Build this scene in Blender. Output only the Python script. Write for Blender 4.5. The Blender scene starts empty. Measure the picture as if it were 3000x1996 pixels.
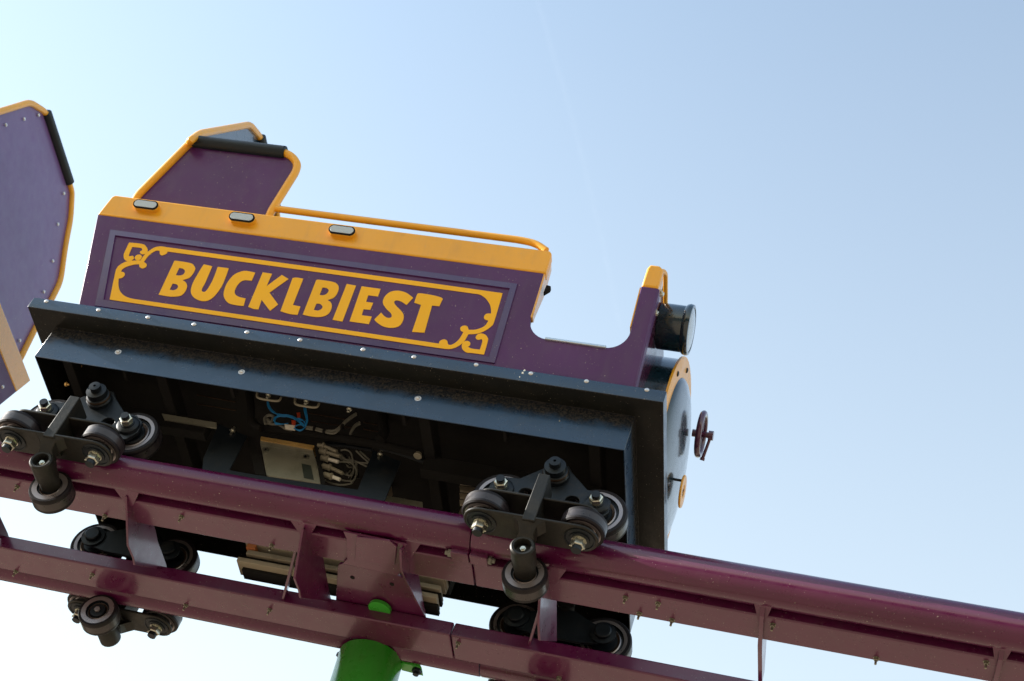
import bpy, bmesh, math, random
from mathutils import Vector, Matrix
random.seed(7)
C = bpy.context.scene
COL = C.collection
HZ = 1.6                                   # eye height of the photographer above the ground
# ---------------------------------------------------------------- camera, sky, sun
RX = Vector((0.95805583, 0.07142968, 0.27753709))    # image right
RDN = Vector((0.13801478, 0.73373744, -0.66526783))  # image down
RF = Vector((-0.25115922, 0.67566794, 0.69310308))   # view direction
cam = bpy.data.cameras.new('camera'); co = bpy.data.objects.new('camera', cam); COL.objects.link(co)
m = Matrix.Identity(4)
for i in range(3):
    m[i][0] = RX[i]; m[i][1] = -RDN[i]; m[i][2] = -RF[i]
m[2][3] = HZ
co.matrix_world = m
cam.sensor_width = 36; cam.lens = 55.05; cam.clip_start = 0.05; cam.clip_end = 20000
cam.dof.use_dof = True; cam.dof.focus_distance = 5.2; cam.dof.aperture_fstop = 5.6
C.camera = co
SUN_EL, SUN_AZ = math.radians(19), math.radians(-94)   # azimuth clockwise from +Y (seen from above)
w = bpy.data.worlds.new('World'); C.world = w; w.use_nodes = True
nt = w.node_tree; bg = nt.nodes['Background']
sky = nt.nodes.new('ShaderNodeTexSky'); sky.sky_type = 'NISHITA'; sky.sun_disc = False
sky.sun_elevation = SUN_EL; sky.sun_rotation = SUN_AZ
sky.air_density = 3.4; sky.dust_density = 0.05; sky.ozone_density = 5.7; sky.altitude = 0
tcw = nt.nodes.new('ShaderNodeTexCoord'); sep = nt.nodes.new('ShaderNodeSeparateXYZ'); nt.links.new(tcw.outputs['Generated'], sep.inputs[0])
hz = nt.nodes.new('ShaderNodeMapRange'); hz.inputs['From Min'].default_value = 0; hz.inputs['From Max'].default_value = 1   # thin haze, thicker towards the horizon
hz.inputs['To Min'].default_value = 1.0; hz.inputs['To Max'].default_value = 0; nt.links.new(sep.outputs['Z'], hz.inputs['Value'])
gn = nt.nodes.new('ShaderNodeVectorMath'); gn.operation = 'MULTIPLY_ADD'; gn.inputs[1].default_value = (.80, .738, .865)
nt.links.new(sky.outputs[0], gn.inputs[0]); 
pw_ = nt.nodes.new('ShaderNodeMath'); pw_.operation = 'POWER'; pw_.inputs[1].default_value = .8; nt.links.new(hz.outputs[0], pw_.inputs[0])
ml_ = nt.nodes.new('ShaderNodeMath'); ml_.operation = 'MULTIPLY'; ml_.inputs[1].default_value = 2.0; nt.links.new(pw_.outputs[0], ml_.inputs[0]); nt.links.new(ml_.outputs[0], gn.inputs[2])
nt.links.new(gn.outputs[0], bg.inputs[0]); bg.inputs[1].default_value = 0.12
sd = Vector((math.cos(SUN_EL)*math.sin(SUN_AZ), math.cos(SUN_EL)*math.cos(SUN_AZ), math.sin(SUN_EL)))
sl = bpy.data.lights.new('sun', 'SUN'); sl.energy = 3.8; sl.angle = math.radians(0.53); sl.color = (1, .95, .88)
so = bpy.data.objects.new('sun', sl); COL.objects.link(so)
so.rotation_euler = sd.to_track_quat('Z', 'Y').to_euler(); so.location = (0, 0, 30)
C.view_settings.view_transform = 'Standard'; C.view_settings.look = 'None'
C.view_settings.gamma = 1; C.view_settings.exposure = 1.60

# ---------------------------------------------------------------- pixel helpers (give real points on real planes)
FPX = 4587.714
def ray(px, py):
    u, v = px-1500, py-998
    return RX*u + RDN*v + RF*FPX
def onX(p, v): r = ray(*p); return r*(v/r.x)
def onY(p, v): r = ray(*p); return r*(v/r.y)
def onZ(p, v): r = ray(*p); return r*(v/r.z)
def onP(p, n, d): r = ray(*p); return r*(d/r.dot(n))
def crop(ox, oy, s): return lambda x, y: (ox+x*s, oy+y*s)
S2 = 3000/2357.0
def s2(x, y): return (x*S2, y*S2)

# ---------------------------------------------------------------- mesh helpers; coordinates are relative to the eye point
ORG = Vector((0, 0, 0))
def obj(name, bm, mat, parent=None, bevel=0, seg=2, ang=35, smooth=True):
    bmesh.ops.remove_doubles(bm, verts=bm.verts, dist=1e-6)
    bmesh.ops.recalc_face_normals(bm, faces=bm.faces)
    bmesh.ops.translate(bm, verts=bm.verts, vec=-ORG)
    me = bpy.data.meshes.new(name); bm.to_mesh(me); bm.free()
    for mm in (mat if isinstance(mat, (list, tuple)) else [mat]): me.materials.append(mm)
    if smooth:
        for p in me.polygons: p.use_smooth = True
        try: me.set_sharp_from_angle(angle=math.radians(ang))
        except Exception: pass
    o = bpy.data.objects.new(name, me); COL.objects.link(o)
    if parent: o.parent = parent
    if bevel:
        b = o.modifiers.new('bevel', 'BEVEL'); b.width = bevel; b.segments = seg; b.limit_method = 'ANGLE'; b.angle_limit = math.radians(40)
        b.harden_normals = False
    return o
def thing(name, label, cat, loc, group=None):
    global ORG
    ORG = Vector(loc)
    o = bpy.data.objects.new(name, None); COL.objects.link(o); o.empty_display_size = .2
    o.location = ORG + Vector((0, 0, HZ)); o['label'] = label; o['category'] = cat
    if group: o['group'] = group
    return o
def tag(o, label, cat, group=None):
    o.location = ORG + Vector((0, 0, HZ)); o['label'] = label; o['category'] = cat
    if group: o['group'] = group
    return o
NB = bmesh.new
def box(bm, a, b, mi=0):
    x0, y0, z0 = (min(a[i], b[i]) for i in range(3)); x1, y1, z1 = (max(a[i], b[i]) for i in range(3))
    v = [bm.verts.new(p) for p in ((x0,y0,z0),(x1,y0,z0),(x1,y1,z0),(x0,y1,z0),(x0,y0,z1),(x1,y0,z1),(x1,y1,z1),(x0,y1,z1))]
    for f in ((0,3,2,1),(4,5,6,7),(0,1,5,4),(1,2,6,5),(2,3,7,6),(3,0,4,7)):
        bm.faces.new([v[i] for i in f]).material_index = mi
    return bm
def prism(bm, pts, off, mi=0):
    off = Vector(off)
    a = [bm.verts.new(Vector(p)) for p in pts]; b = [bm.verts.new(Vector(p)+off) for p in pts]
    n = len(a)
    bm.faces.new(a).material_index = mi; bm.faces.new(b[::-1]).material_index = mi
    for i in range(n): bm.faces.new((a[i], b[i], b[(i+1) % n], a[(i+1) % n])).material_index = mi
    return bm
def frame_of(ax):
    ax = Vector(ax).normalized(); h = Vector((0,0,1)) if abs(ax.z) < .9 else Vector((1,0,0))
    u = ax.cross(h).normalized(); return ax, u, ax.cross(u)
def lathe(bm, c, ax, prof, n=32, cap=True, ph=0.0):
    """prof: list of (radius, distance along axis, material index of the ring that follows)"""
    c = Vector(c); ax, u, v = frame_of(ax); rings = []
    for q in prof:
        r, h = q[0], q[1]
        rings.append([bm.verts.new(c+ax*h+(u*math.cos(ph+2*math.pi*k/n)+v*math.sin(ph+2*math.pi*k/n))*max(r, 1e-4)) for k in range(n)])
    for i in range(len(rings)-1):
        mi = prof[i][2] if len(prof[i]) > 2 else 0
        for k in range(n):
            bm.faces.new((rings[i][k], rings[i][(k+1) % n], rings[i+1][(k+1) % n], rings[i+1][k])).material_index = mi
    if cap:
        bm.faces.new(rings[0][::-1]).material_index = prof[0][2] if len(prof[0]) > 2 else 0
        bm.faces.new(rings[-1]).material_index = prof[-2][2] if len(prof[-2]) > 2 else 0
    return bm
def cyl(bm, a, b, r, n=24, mi=0, r2=None):
    a = Vector(a); b = Vector(b); return lathe(bm, a, b-a, [(r, 0, mi), (r if r2 is None else r2, (b-a).length, mi)], n)
def fillet(pts, r, n=6):
    pts = [Vector(p) for p in pts]; out = [pts[0]]
    for i in range(1, len(pts)-1):
        p = pts[i]; a = pts[i-1]-p; b = pts[i+1]-p
        d = min(r, a.length*.49, b.length*.49); a = p+a.normalized()*d; b = p+b.normalized()*d
        for k in range(n+1):
            t = k/n; out.append(a*(1-t)**2+p*2*t*(1-t)+b*t*t)
    return out+[pts[-1]]
def tube(bm, pts, r, n=14, cap=True, closed=False, mi=0):
    pts = [Vector(p) for p in pts]; N = len(pts); rings = []; u = None
    for i, p in enumerate(pts):
        if closed: t = pts[(i+1) % N]-pts[i-1]
        else: t = pts[min(i+1, N-1)]-pts[max(i-1, 0)]
        t.normalize()
        if u is None: _, u, _ = frame_of(t)
        u = (u-t*u.dot(t)).normalized(); v = t.cross(u)
        rings.append([bm.verts.new(p+(u*math.cos(2*math.pi*k/n)+v*math.sin(2*math.pi*k/n))*r) for k in range(n)])
    for i in range(N if closed else N-1):
        A = rings[i]; B = rings[(i+1) % N]
        for k in range(n): bm.faces.new((A[k], A[(k+1) % n], B[(k+1) % n], B[k])).material_index = mi
    if cap and not closed: bm.faces.new(rings[0][::-1]).material_index = mi; bm.faces.new(rings[-1]).material_index = mi
    return bm
def smooth_loop(pts, n=5):
    """closed Catmull-Rom; a point with a third entry is a sharp corner"""
    out = []; N = len(pts)
    for i in range(N):
        p0, p1, p2, p3 = pts[i-1], pts[i], pts[(i+1) % N], pts[(i+2) % N]
        c1, c2 = len(p1) > 2, len(p2) > 2
        out.append((p1[0], p1[1]))
        if c1 and c2: continue
        for k in range(1, n):
            t = k/n; q = []
            for a in (0, 1):
                m1 = 0 if c1 else (p2[a]-p0[a])/2; m2 = 0 if c2 else (p3[a]-p1[a])/2
                if c1: m1 = (p2[a]-p1[a])*.6
                if c2: m2 = (p2[a]-p1[a])*.6
                q.append((2*t**3-3*t*t+1)*p1[a]+(t**3-2*t*t+t)*m1+(-2*t**3+3*t*t)*p2[a]+(t**3-t*t)*m2)
            out.append(tuple(q))
    return out
def decal(bm, loops, to3, off):
    """fill a 2-D outline with holes and give it a small thickness"""
    t = bmesh.new(); es = []
    for lp in loops:
        vs = [t.verts.new(to3(p)) for p in lp]
        es += [t.edges.new((vs[i], vs[(i+1) % len(vs)])) for i in range(len(vs))]
    bmesh.ops.triangle_fill(t, use_beauty=True, use_dissolve=False, edges=es)
    r = bmesh.ops.extrude_face_region(t, geom=t.faces[:])
    bmesh.ops.translate(t, verts=[g for g in r['geom'] if isinstance(g, bmesh.types.BMVert)], vec=Vector(off))
    me = bpy.data.meshes.new('tmp'); t.to_mesh(me); t.free(); bm.from_mesh(me); bpy.data.meshes.remove(me)
    return bm
def dome(bm, c, nrm, r, h, n=12):
    prof = [(r, 0), (r*.95, h*.35), (r*.75, h*.75), (r*.4, h*.95), (0.0003, h)]
    return lathe(bm, c, nrm, prof, n)
def hexnut(bm, c, ax, r, h, mi=0, ph=0.3): return lathe(bm, c, ax, [(r*.9, 0, mi), (r, h*.12, mi), (r, h*.88, mi), (r*.88, h, mi)], 6, ph=ph)

# ---------------------------------------------------------------- materials
def mat(name, col, rough=.4, metal=0, coat=0, dirt=0, dirtcol=(.12,.1,.08), bump=0, scale=18, var=.12, speck=0, coatr=.08, spec=.5, streak=0):
    M = bpy.data.materials.new(name); M.use_nodes = True; t = M.node_tree; N = t.nodes; L = t.links
    b = N['Principled BSDF']
    b.inputs['Roughness'].default_value = rough; b.inputs['Metallic'].default_value = metal
    b.inputs['Coat Weight'].default_value = coat; b.inputs['Coat Roughness'].default_value = coatr
    b.inputs['Specular IOR Level'].default_value = spec
    tc = N.new('ShaderNodeTexCoord')
    def noise(sc, det=4, ro=.6):
        n = N.new('ShaderNodeTexNoise'); n.inputs['Scale'].default_value = sc; n.inputs['Detail'].default_value = det
        n.inputs['Roughness'].default_value = ro; L.new(tc.outputs['Object'], n.inputs['Vector']); return n
    def ramp(src, p0, p1):
        r = N.new('ShaderNodeMapRange'); r.inputs['From Min'].default_value = p0; r.inputs['From Max'].default_value = p1
        r.clamp = True; L.new(src, r.inputs['Value']); return r
    def mix(fac, a, c, bt='MIX'):
        x = N.new('ShaderNodeMix'); x.data_type = 'RGBA'; x.blend_type = bt
        if isinstance(fac, float): x.inputs['Factor'].default_value = fac
        else: L.new(fac, x.inputs['Factor'])
        for k, q in (('A', a), ('B', c)):
            if isinstance(q, tuple): x.inputs[k].default_value = (*q, 1)
            else: L.new(q, x.inputs[k])
        return x.outputs['Result']
    n1 = noise(scale*.25, 5)
    base = mix(ramp(n1.outputs['Fac'], .3, .7).outputs[0], tuple(c*(1-var) for c in col), tuple(min(1, c*(1+var)) for c in col))
    rr = ramp(noise(scale, 6).outputs['Fac'], .35, .75)
    rr.inputs['To Min'].default_value = max(.02, rough-.06); rr.inputs['To Max'].default_value = min(1, rough+.14)
    L.new(rr.outputs[0], b.inputs['Roughness'])
    if dirt:
        d = ramp(noise(scale*.6, 8, .75).outputs['Fac'], .62-.25*dirt, .82-.1*dirt)
        dm = N.new('ShaderNodeMath'); dm.operation = 'MULTIPLY'; dm.inputs[1].default_value = min(1, .35+dirt*.6); L.new(d.outputs[0], dm.inputs[0])
        base = mix(dm.outputs[0], base, dirtcol)
    if streak:
        mp = N.new('ShaderNodeMapping'); mp.inputs['Scale'].default_value = (26, 26, 2.2); L.new(tc.outputs['Object'], mp.inputs[0])
        sn = N.new('ShaderNodeTexNoise'); sn.inputs['Scale'].default_value = 1.0; sn.inputs['Detail'].default_value = 5; L.new(mp.outputs[0], sn.inputs['Vector'])
        sr = ramp(sn.outputs['Fac'], .52, .78); sm = N.new('ShaderNodeMath'); sm.operation = 'MULTIPLY'; sm.inputs[1].default_value = streak; L.new(sr.outputs[0], sm.inputs[0])
        base = mix(sm.outputs[0], base, tuple(min(1, c*.6+.05) for c in col))
    if speck:
        s = ramp(noise(190, 2, .5).outputs['Fac'], .735-.05*speck, .76-.05*speck)
        base = mix(s.outputs[0], base, (.42, .38, .32))
    L.new(base, b.inputs['Base Color'])
    if bump:
        bn = N.new('ShaderNodeBump'); bn.inputs['Strength'].default_value = bump; bn.inputs['Distance'].default_value = .002
        L.new(noise(scale*5, 4).outputs['Fac'], bn.inputs['Height']); L.new(bn.outputs[0], b.inputs['Normal'])
    return M
PURPLE = mat('purple_paint', (.068,.014,.105), .42, coat=.12, spec=.35, var=.12, coatr=.12, speck=.12, dirt=.07, dirtcol=(.12,.08,.11), streak=.25, bump=.03)
PURPLEF = mat('sign_frame_paint', (.045,.026,.13), .36, coat=.3, var=.06, speck=.1, streak=.2)
PURPLE2 = mat('purple_panel_paint', (.13,.062,.20), .4, coat=.45, var=.08, coatr=.2, speck=.1)
MAROON = mat('maroon_track_paint', (.088,.007,.048), .32, coat=.6, var=.12, dirt=.12, dirtcol=(.16,.09,.09), streak=.2, speck=.3, coatr=.12)
RAILM = mat('maroon_rail_paint', (.080,.004,.042), .3, coat=.5, spec=.4, var=.12, dirt=.14, dirtcol=(.16,.08,.08), speck=.35, coatr=.12)
def wheel_path(M):   # the guide and road wheels polish a band along the rail
    t = M.node_tree; N = t.nodes; L_ = t.links; b = N['Principled BSDF']; tc = N.new('ShaderNodeTexCoord'); sp = N.new('ShaderNodeSeparateXYZ'); L_.new(tc.outputs['Object'], sp.inputs[0])
    ab = N.new('ShaderNodeMath'); ab.operation = 'ABSOLUTE'; L_.new(sp.outputs['Z'], ab.inputs[0])
    mp = N.new('ShaderNodeMapping'); mp.inputs['Scale'].default_value = (1.5, 60, 60); L_.new(tc.outputs['Object'], mp.inputs[0])
    no = N.new('ShaderNodeTexNoise'); no.inputs['Scale'].default_value = 3; no.inputs['Detail'].default_value = 6; L_.new(mp.outputs[0], no.inputs['Vector'])
    ad = N.new('ShaderNodeMath'); ad.operation = 'MULTIPLY_ADD'; ad.inputs[1].default_value = .03; L_.new(no.outputs['Fac'], ad.inputs[0]); L_.new(ab.outputs[0], ad.inputs[2])
    r = N.new('ShaderNodeMapRange'); r.inputs['From Min'].default_value = .034; r.inputs['From Max'].default_value = .026; r.inputs['To Min'].default_value = 0; r.inputs['To Max'].default_value = .6; L_.new(ad.outputs[0], r.inputs['Value'])
    old = b.inputs['Base Color'].links[0].from_socket; x = N.new('ShaderNodeMix'); x.data_type = 'RGBA'; L_.new(r.outputs[0], x.inputs['Factor']); L_.new(old, x.inputs['A']); x.inputs['B'].default_value = (.10, .022, .055, 1); L_.new(x.outputs['Result'], b.inputs['Base Color'])
wheel_path(RAILM)
MAROON2 = mat('maroon_wheel_paint', (.065,.009,.044), .25, coat=.6, var=.05)
YELLOW = mat('yellow_paint', (.82,.39,.015), .38, coat=.25, var=.06, coatr=.15, speck=.05, dirt=.12, dirtcol=(.45,.2,.03), streak=.35)
YELLOWD = mat('yellow_lettering', (.92,.48,.010), .5, var=.05, speck=.1, spec=.35)
BLACKBL = mat('dark_blue_gloss', (.004,.028,.075), .3, coat=.3, dirt=.35, dirtcol=(.03,.028,.024), var=.2, speck=.12, coatr=.14, streak=.3, bump=.1)
BLACKCL = mat('dark_blue_clean', (.006,.022,.036), .22, coat=.7, var=.1, coatr=.1)
UNDER = mat('underside_black', (.012,.012,.0125), .8, spec=.15, dirt=.5, dirtcol=(.012,.010,.007), var=.3, bump=.3)
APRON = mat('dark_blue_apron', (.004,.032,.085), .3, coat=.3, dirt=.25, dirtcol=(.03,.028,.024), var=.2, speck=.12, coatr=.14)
def dust_and_lip_shade(M, z0):   # road dust plus the lip's shade, painted into the upper part of the apron
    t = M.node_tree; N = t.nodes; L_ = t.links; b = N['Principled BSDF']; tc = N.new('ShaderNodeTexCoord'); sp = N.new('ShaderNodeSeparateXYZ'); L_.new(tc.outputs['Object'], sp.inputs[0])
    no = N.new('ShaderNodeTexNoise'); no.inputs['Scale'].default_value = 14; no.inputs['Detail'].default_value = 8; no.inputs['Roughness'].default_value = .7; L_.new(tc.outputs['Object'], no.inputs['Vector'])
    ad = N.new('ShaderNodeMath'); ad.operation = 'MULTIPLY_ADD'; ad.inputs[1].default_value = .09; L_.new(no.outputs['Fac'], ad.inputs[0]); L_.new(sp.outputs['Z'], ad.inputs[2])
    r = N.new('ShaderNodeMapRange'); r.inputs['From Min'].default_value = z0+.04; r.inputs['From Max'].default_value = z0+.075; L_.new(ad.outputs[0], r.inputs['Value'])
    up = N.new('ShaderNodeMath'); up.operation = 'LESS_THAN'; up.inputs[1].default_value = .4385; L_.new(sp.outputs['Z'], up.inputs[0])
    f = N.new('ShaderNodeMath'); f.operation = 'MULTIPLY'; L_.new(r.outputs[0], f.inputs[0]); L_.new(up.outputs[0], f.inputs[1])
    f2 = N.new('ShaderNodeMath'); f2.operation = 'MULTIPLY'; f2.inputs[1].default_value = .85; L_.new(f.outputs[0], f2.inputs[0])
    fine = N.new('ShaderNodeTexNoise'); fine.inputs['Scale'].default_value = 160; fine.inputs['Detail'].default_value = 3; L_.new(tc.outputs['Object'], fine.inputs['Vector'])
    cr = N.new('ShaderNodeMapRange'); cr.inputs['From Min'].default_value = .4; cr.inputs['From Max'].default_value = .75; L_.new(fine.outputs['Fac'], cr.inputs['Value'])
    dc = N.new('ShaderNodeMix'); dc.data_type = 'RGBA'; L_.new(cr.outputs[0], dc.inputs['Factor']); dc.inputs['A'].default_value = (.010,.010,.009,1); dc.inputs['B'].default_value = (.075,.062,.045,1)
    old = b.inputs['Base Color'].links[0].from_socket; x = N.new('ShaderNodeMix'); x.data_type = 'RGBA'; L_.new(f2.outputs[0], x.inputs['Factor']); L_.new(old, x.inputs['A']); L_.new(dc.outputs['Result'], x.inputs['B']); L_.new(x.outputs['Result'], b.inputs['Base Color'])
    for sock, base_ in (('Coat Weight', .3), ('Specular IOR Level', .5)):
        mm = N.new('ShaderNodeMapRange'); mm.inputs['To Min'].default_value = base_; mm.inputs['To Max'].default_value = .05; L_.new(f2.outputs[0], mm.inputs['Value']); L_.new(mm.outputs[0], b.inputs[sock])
dust_and_lip_shade(APRON, .362)
UNDERL = mat('skirt_underside', (.007,.008,.007), .5, coat=.06, spec=.3, dirt=.5, dirtcol=(.018,.015,.010), var=.3, speck=.4)
CAST = mat('cast_steel', (.014,.014,.013), .5, metal=.35, dirt=.55, dirtcol=(.04,.032,.022), bump=.35, var=.3)
CASTB = mat('blued_steel', (.008,.013,.020), .42, metal=.4, dirt=.3, dirtcol=(.06,.045,.03), bump=.2, var=.3)
TYRE = mat('wheel_tread', (.008,.006,.009), .5, spec=.25, dirt=.3, dirtcol=(.03,.022,.02), bump=.2, var=.2)
WORN = mat('worn_tread', (.030,.024,.028), .32, dirt=.5, dirtcol=(.012,.01,.012), var=.35, scale=40)
RING = mat('bearing_ring', (.30,.27,.28), .3, metal=.7, dirt=.3, dirtcol=(.2,.13,.09))
RUST = mat('greasy_bearing', (.05,.028,.016), .45, metal=.5, dirt=.5, dirtcol=(.05,.03,.02))
ZINC = mat('zinc_plated', (.6,.6,.52), .28, metal=.9, dirt=.25, dirtcol=(.25,.2,.1), var=.15)
ZINCD = mat('weathered_zinc', (.3,.3,.24), .38, metal=.8, dirt=.5, dirtcol=(.1,.08,.05), var=.2)
YELLOWG = mat('yellow_gloss', (.74,.36,.03), .25, coat=1.0, var=.05, coatr=.06)
RIVET = mat('rivet_aluminium', (.62,.64,.68), .35, metal=.6, var=.05)
FOAM = mat('black_foam_grip', (.007,.013,.02), .5, spec=.3, coat=.08, bump=.15, coatr=.3)
GREEN = mat('green_column_paint', (.035,.33,.025), .3, coat=.4, var=.1, dirt=.12, dirtcol=(.12,.2,.05), coatr=.15)
GREY = mat('cable_grey', (.17,.17,.145), .6, dirt=.3)
PLASTIC = mat('grey_plastic', (.27,.25,.19), .5, dirt=.3)
BRASS = mat('anodised_edge', (.85,.55,.2), .35, metal=.6, dirt=.2)
EBOX = mat('aluminium_box', (.27,.27,.22), .38, metal=.35, dirt=.5, dirtcol=(.1,.1,.07))
BLUEW = mat('blue_wire', (.02,.25,.62), .5)
REDW = mat('red_connector', (.5,.06,.02), .5)
WHITEP = mat('white_connector', (.8,.78,.7), .5)
LABELM = mat('dark_nameplate', (.03,.04,.035), .4)
SILVER = mat('silver_strip', (.5,.56,.6), .3, metal=.8)
FINM = mat('magnet_fin', (.32,.28,.21), .55, dirt=.45, dirtcol=(.12,.08,.05))
FINO = mat('copper_end', (.55,.19,.07), .5)
SEAT = mat('seat_shell', (.02,.02,.025), .5)
def glass():
    M = bpy.data.materials.new('lamp_lens'); M.use_nodes = True; b = M.node_tree.nodes['Principled BSDF']
    b.inputs['Base Color'].default_value = (.5,.58,.66,1); b.inputs['Roughness'].default_value = .12
    b.inputs['Transmission Weight'].default_value = .25; b.inputs['Coat Weight'].default_value = .8
    N = M.node_tree.nodes; v = N.new('ShaderNodeTexWave'); v.inputs['Scale'].default_value = 60; v.inputs['Distortion'].default_value = 1
    tc = N.new('ShaderNodeTexCoord'); M.node_tree.links.new(tc.outputs['Object'], v.inputs['Vector'])
    bn = N.new('ShaderNodeBump'); bn.inputs['Strength'].default_value = .5; bn.inputs['Distance'].default_value = .002
    M.node_tree.links.new(v.outputs['Fac'], bn.inputs['Height']); M.node_tree.links.new(bn.outputs[0], b.inputs['Normal'])
    return M
LENS = glass()

# ---------------------------------------------------------------- ground (never seen, but it throws warm light up)
def ground():
    global ORG
    ORG = Vector((0, 0, -HZ))
    bm = NB(); n = 24; R = 3000
    for i in range(n+1):
        pass
    bmesh.ops.create_circle(bm, cap_ends=True, segments=64, radius=R)
    bmesh.ops.translate(bm, verts=bm.verts, vec=(0, 0, -HZ))
    M = mat('sandy_gravel', (.36,.26,.175), .9, dirt=.5, dirtcol=(.16,.17,.08), scale=.4, var=.2)
    o = obj('ground', bm, M); o['kind'] = 'structure'; o.location = ORG + Vector((0, 0, HZ))
ground()
def wood():  # unseen trees added to darken the reflections and the light from the sides
    """unseen belt of trees added round the scene, all of it below the lower edge of the view; it shades and colours the light from the sides"""
    V, F = [], []
    g = (1+5**.5)/2
    iv = [(-1,g,0),(1,g,0),(-1,-g,0),(1,-g,0),(0,-1,g),(0,1,g),(0,-1,-g),(0,1,-g),(g,0,-1),(g,0,1),(-g,0,-1),(-g,0,1)]
    fc = [(0,11,5),(0,5,1),(0,1,7),(0,7,10),(0,10,11),(1,5,9),(5,11,4),(11,10,2),(10,7,6),(7,1,8),(3,9,4),(3,4,2),(3,2,6),(3,6,8),(3,8,9),(4,9,5),(2,4,11),(6,2,10),(8,6,7),(9,8,1)]
    for k in range(620):
        a = random.uniform(0, 2*math.pi); R = random.uniform(40, 58); h = random.uniform(9, 13.5)*(R/45)**.5
        if math.sin(a) < -.5: h *= .8
        if math.cos(a) < -.8: h *= .6
        cx, cy = R*math.cos(a), R*math.sin(a)
        for q in range(6):
            zz = h*random.uniform(.12, 1); rr = random.uniform(1.5, 2.6)*(1.2-.65*zz/h)/1.9
            ox, oy = random.uniform(-1.7,1.7), random.uniform(-1.7,1.7); n0 = len(V)
            for p in iv: V.append((cx+ox+p[0]*rr*random.uniform(.75,1.2), cy+oy+p[1]*rr*random.uniform(.75,1.2), zz+p[2]*rr*.8))
            F.extend([tuple(n0+c for c in f) for f in fc])
    me = bpy.data.meshes.new('unseen_wood'); me.from_pydata(V, [], F); me.update()
    me.materials.append(mat('foliage', (.045,.06,.02), .8, var=.5, scale=2, dirt=.5, dirtcol=(.02,.035,.01)))
    o = bpy.data.objects.new('unseen_wood', me); COL.objects.link(o); o['kind'] = 'stuff'
    o['label'] = 'unseen belt of green trees added to darken reflections and side light'; o['category'] = 'trees'
wood()

# ---------------------------------------------------------------- constants of the track (relative to the eye)
YC = 4.23; YN, YF = 3.887, 4.573; RZ = 3.065; RR = .060
BN = (3.949, 4.071); BF = (4.373, 4.512); BZ = (3.003, 3.060)
G = 'steel coaster track sections bolted end to end'
c3 = crop(800, 1500, .3163); c2 = crop(300, 1350, .3189); c4 = crop(1300, 1550, .2844); c5 = crop(1300, 1300, .2551)
def bolt(px, zp, parent):
    p = onZ(px, zp); bm = NB()
    cyl(bm, p+Vector((0,0,.002)), p-Vector((0,0,.024)), .0038, 10)
    hexnut(bm, p-Vector((0,0,.001)), (0,0,-1), .0076, .009)
    lathe(bm, p, (0,0,-1), [(.0095, 0), (.0095, .0012)], 14)
    obj('bolt', bm, ZINCD, parent)
def track_section(name, label, x0, x1, cuts, left):
    t = thing(name, label, 'track section', ((x0+x1)/2, YC, RZ), G)
    g = .002
    nr, nb_, fb, fr = cuts
    def X(c): return (x0, c-g) if left else (c+g, x1)
    for yy, c in ((YN, nr), (YF, fr)):
        a, b = X(c); bm = NB()
        lathe(bm, (a, yy, RZ), (1,0,0), [(RR-.002, 0), (RR, .003), (RR, (b-a)-.003), (RR-.002, b-a)], 72)
        obj('rail', bm, RAILM, t)
    for yy, c in ((BN, nb_), (BF, fb)):
        a, b = X(c); bm = NB(); box(bm, (a, yy[0], BZ[0]), (b, yy[1], BZ[1])); obj('beam', bm, MAROON, t, bevel=.006, seg=4)
    return t
cuts = (onY((1350,1680), YN).x, onY((1378,1700), 4.0).x, onY((1290,1940), 4.38).x, onY((1394,1968), YF-.05).x)
TL = track_section('track_section', 'maroon rear track section under the ride car, seated on the green column', -9.0, cuts[0], cuts, True)
def tie(parent, pts, x, th=.008):
    obj('tie_plate', prism(NB(), [Vector((x, p[0], p[1])) for p in pts], (-th, 0, 0)), MAROON, parent, bevel=.001)
def yz(ps, c, x): return [tuple(onX(c(*p), x))[1:] for p in ps]
T1 = yz([(225,330),(240,780),(290,895),(300,960),(600,1010),(585,945),(510,740),(490,640),(405,395),(275,320)], c2, -2.54)
T2 = yz([(285,160),(265,260),(205,620),(250,735),(260,800),(545,830),(530,775),(470,450),(400,150)], c3, -1.88)
T3 = yz([(1240,305),(1190,350),(1195,540),(1225,620),(1370,900),(1420,980),(1410,920),(1345,560),(1290,308)], c3, -1.525)
T4 = yz([(1070,420),(1000,700),(985,960),(995,1150),(1168,1160),(1165,1110),(1165,740),(1135,440)], c4, -1.04)
def brace(parent, a, b, th=.009, h=.035):
    d = (b-a); n = Vector((-d.y, d.x, 0)).normalized()*th*.5
    pts = [a-n, a+n, b+n, b-n]
    obj('brace', prism(NB(), pts, (0, 0, h)), MAROON, parent, bevel=.001)
def head(parent, x, w=.05, yb=3.955):   # small flared weld tab where a tie meets the rail
    bm = NB(); prism(bm, [(x-w, 3.90, 3.008), (x+w, 3.90, 3.008), (x+.010, yb+.02, 2.996), (x-.010, yb+.02, 2.996)], (0, 0, .008)); obj('weld_tab', bm, MAROON, parent)
for x in (-5.2, -4.53, -3.86, -3.2, -2.54): tie(TL, T1, x); head(TL, x)
tie(TL, T2, -1.88); head(TL, -1.885); brace(TL, onY(c3(262,140), 3.935), onY(c3(88,815), 4.371))
tie(TL, T3, -1.525); head(TL, -1.52)
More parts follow.
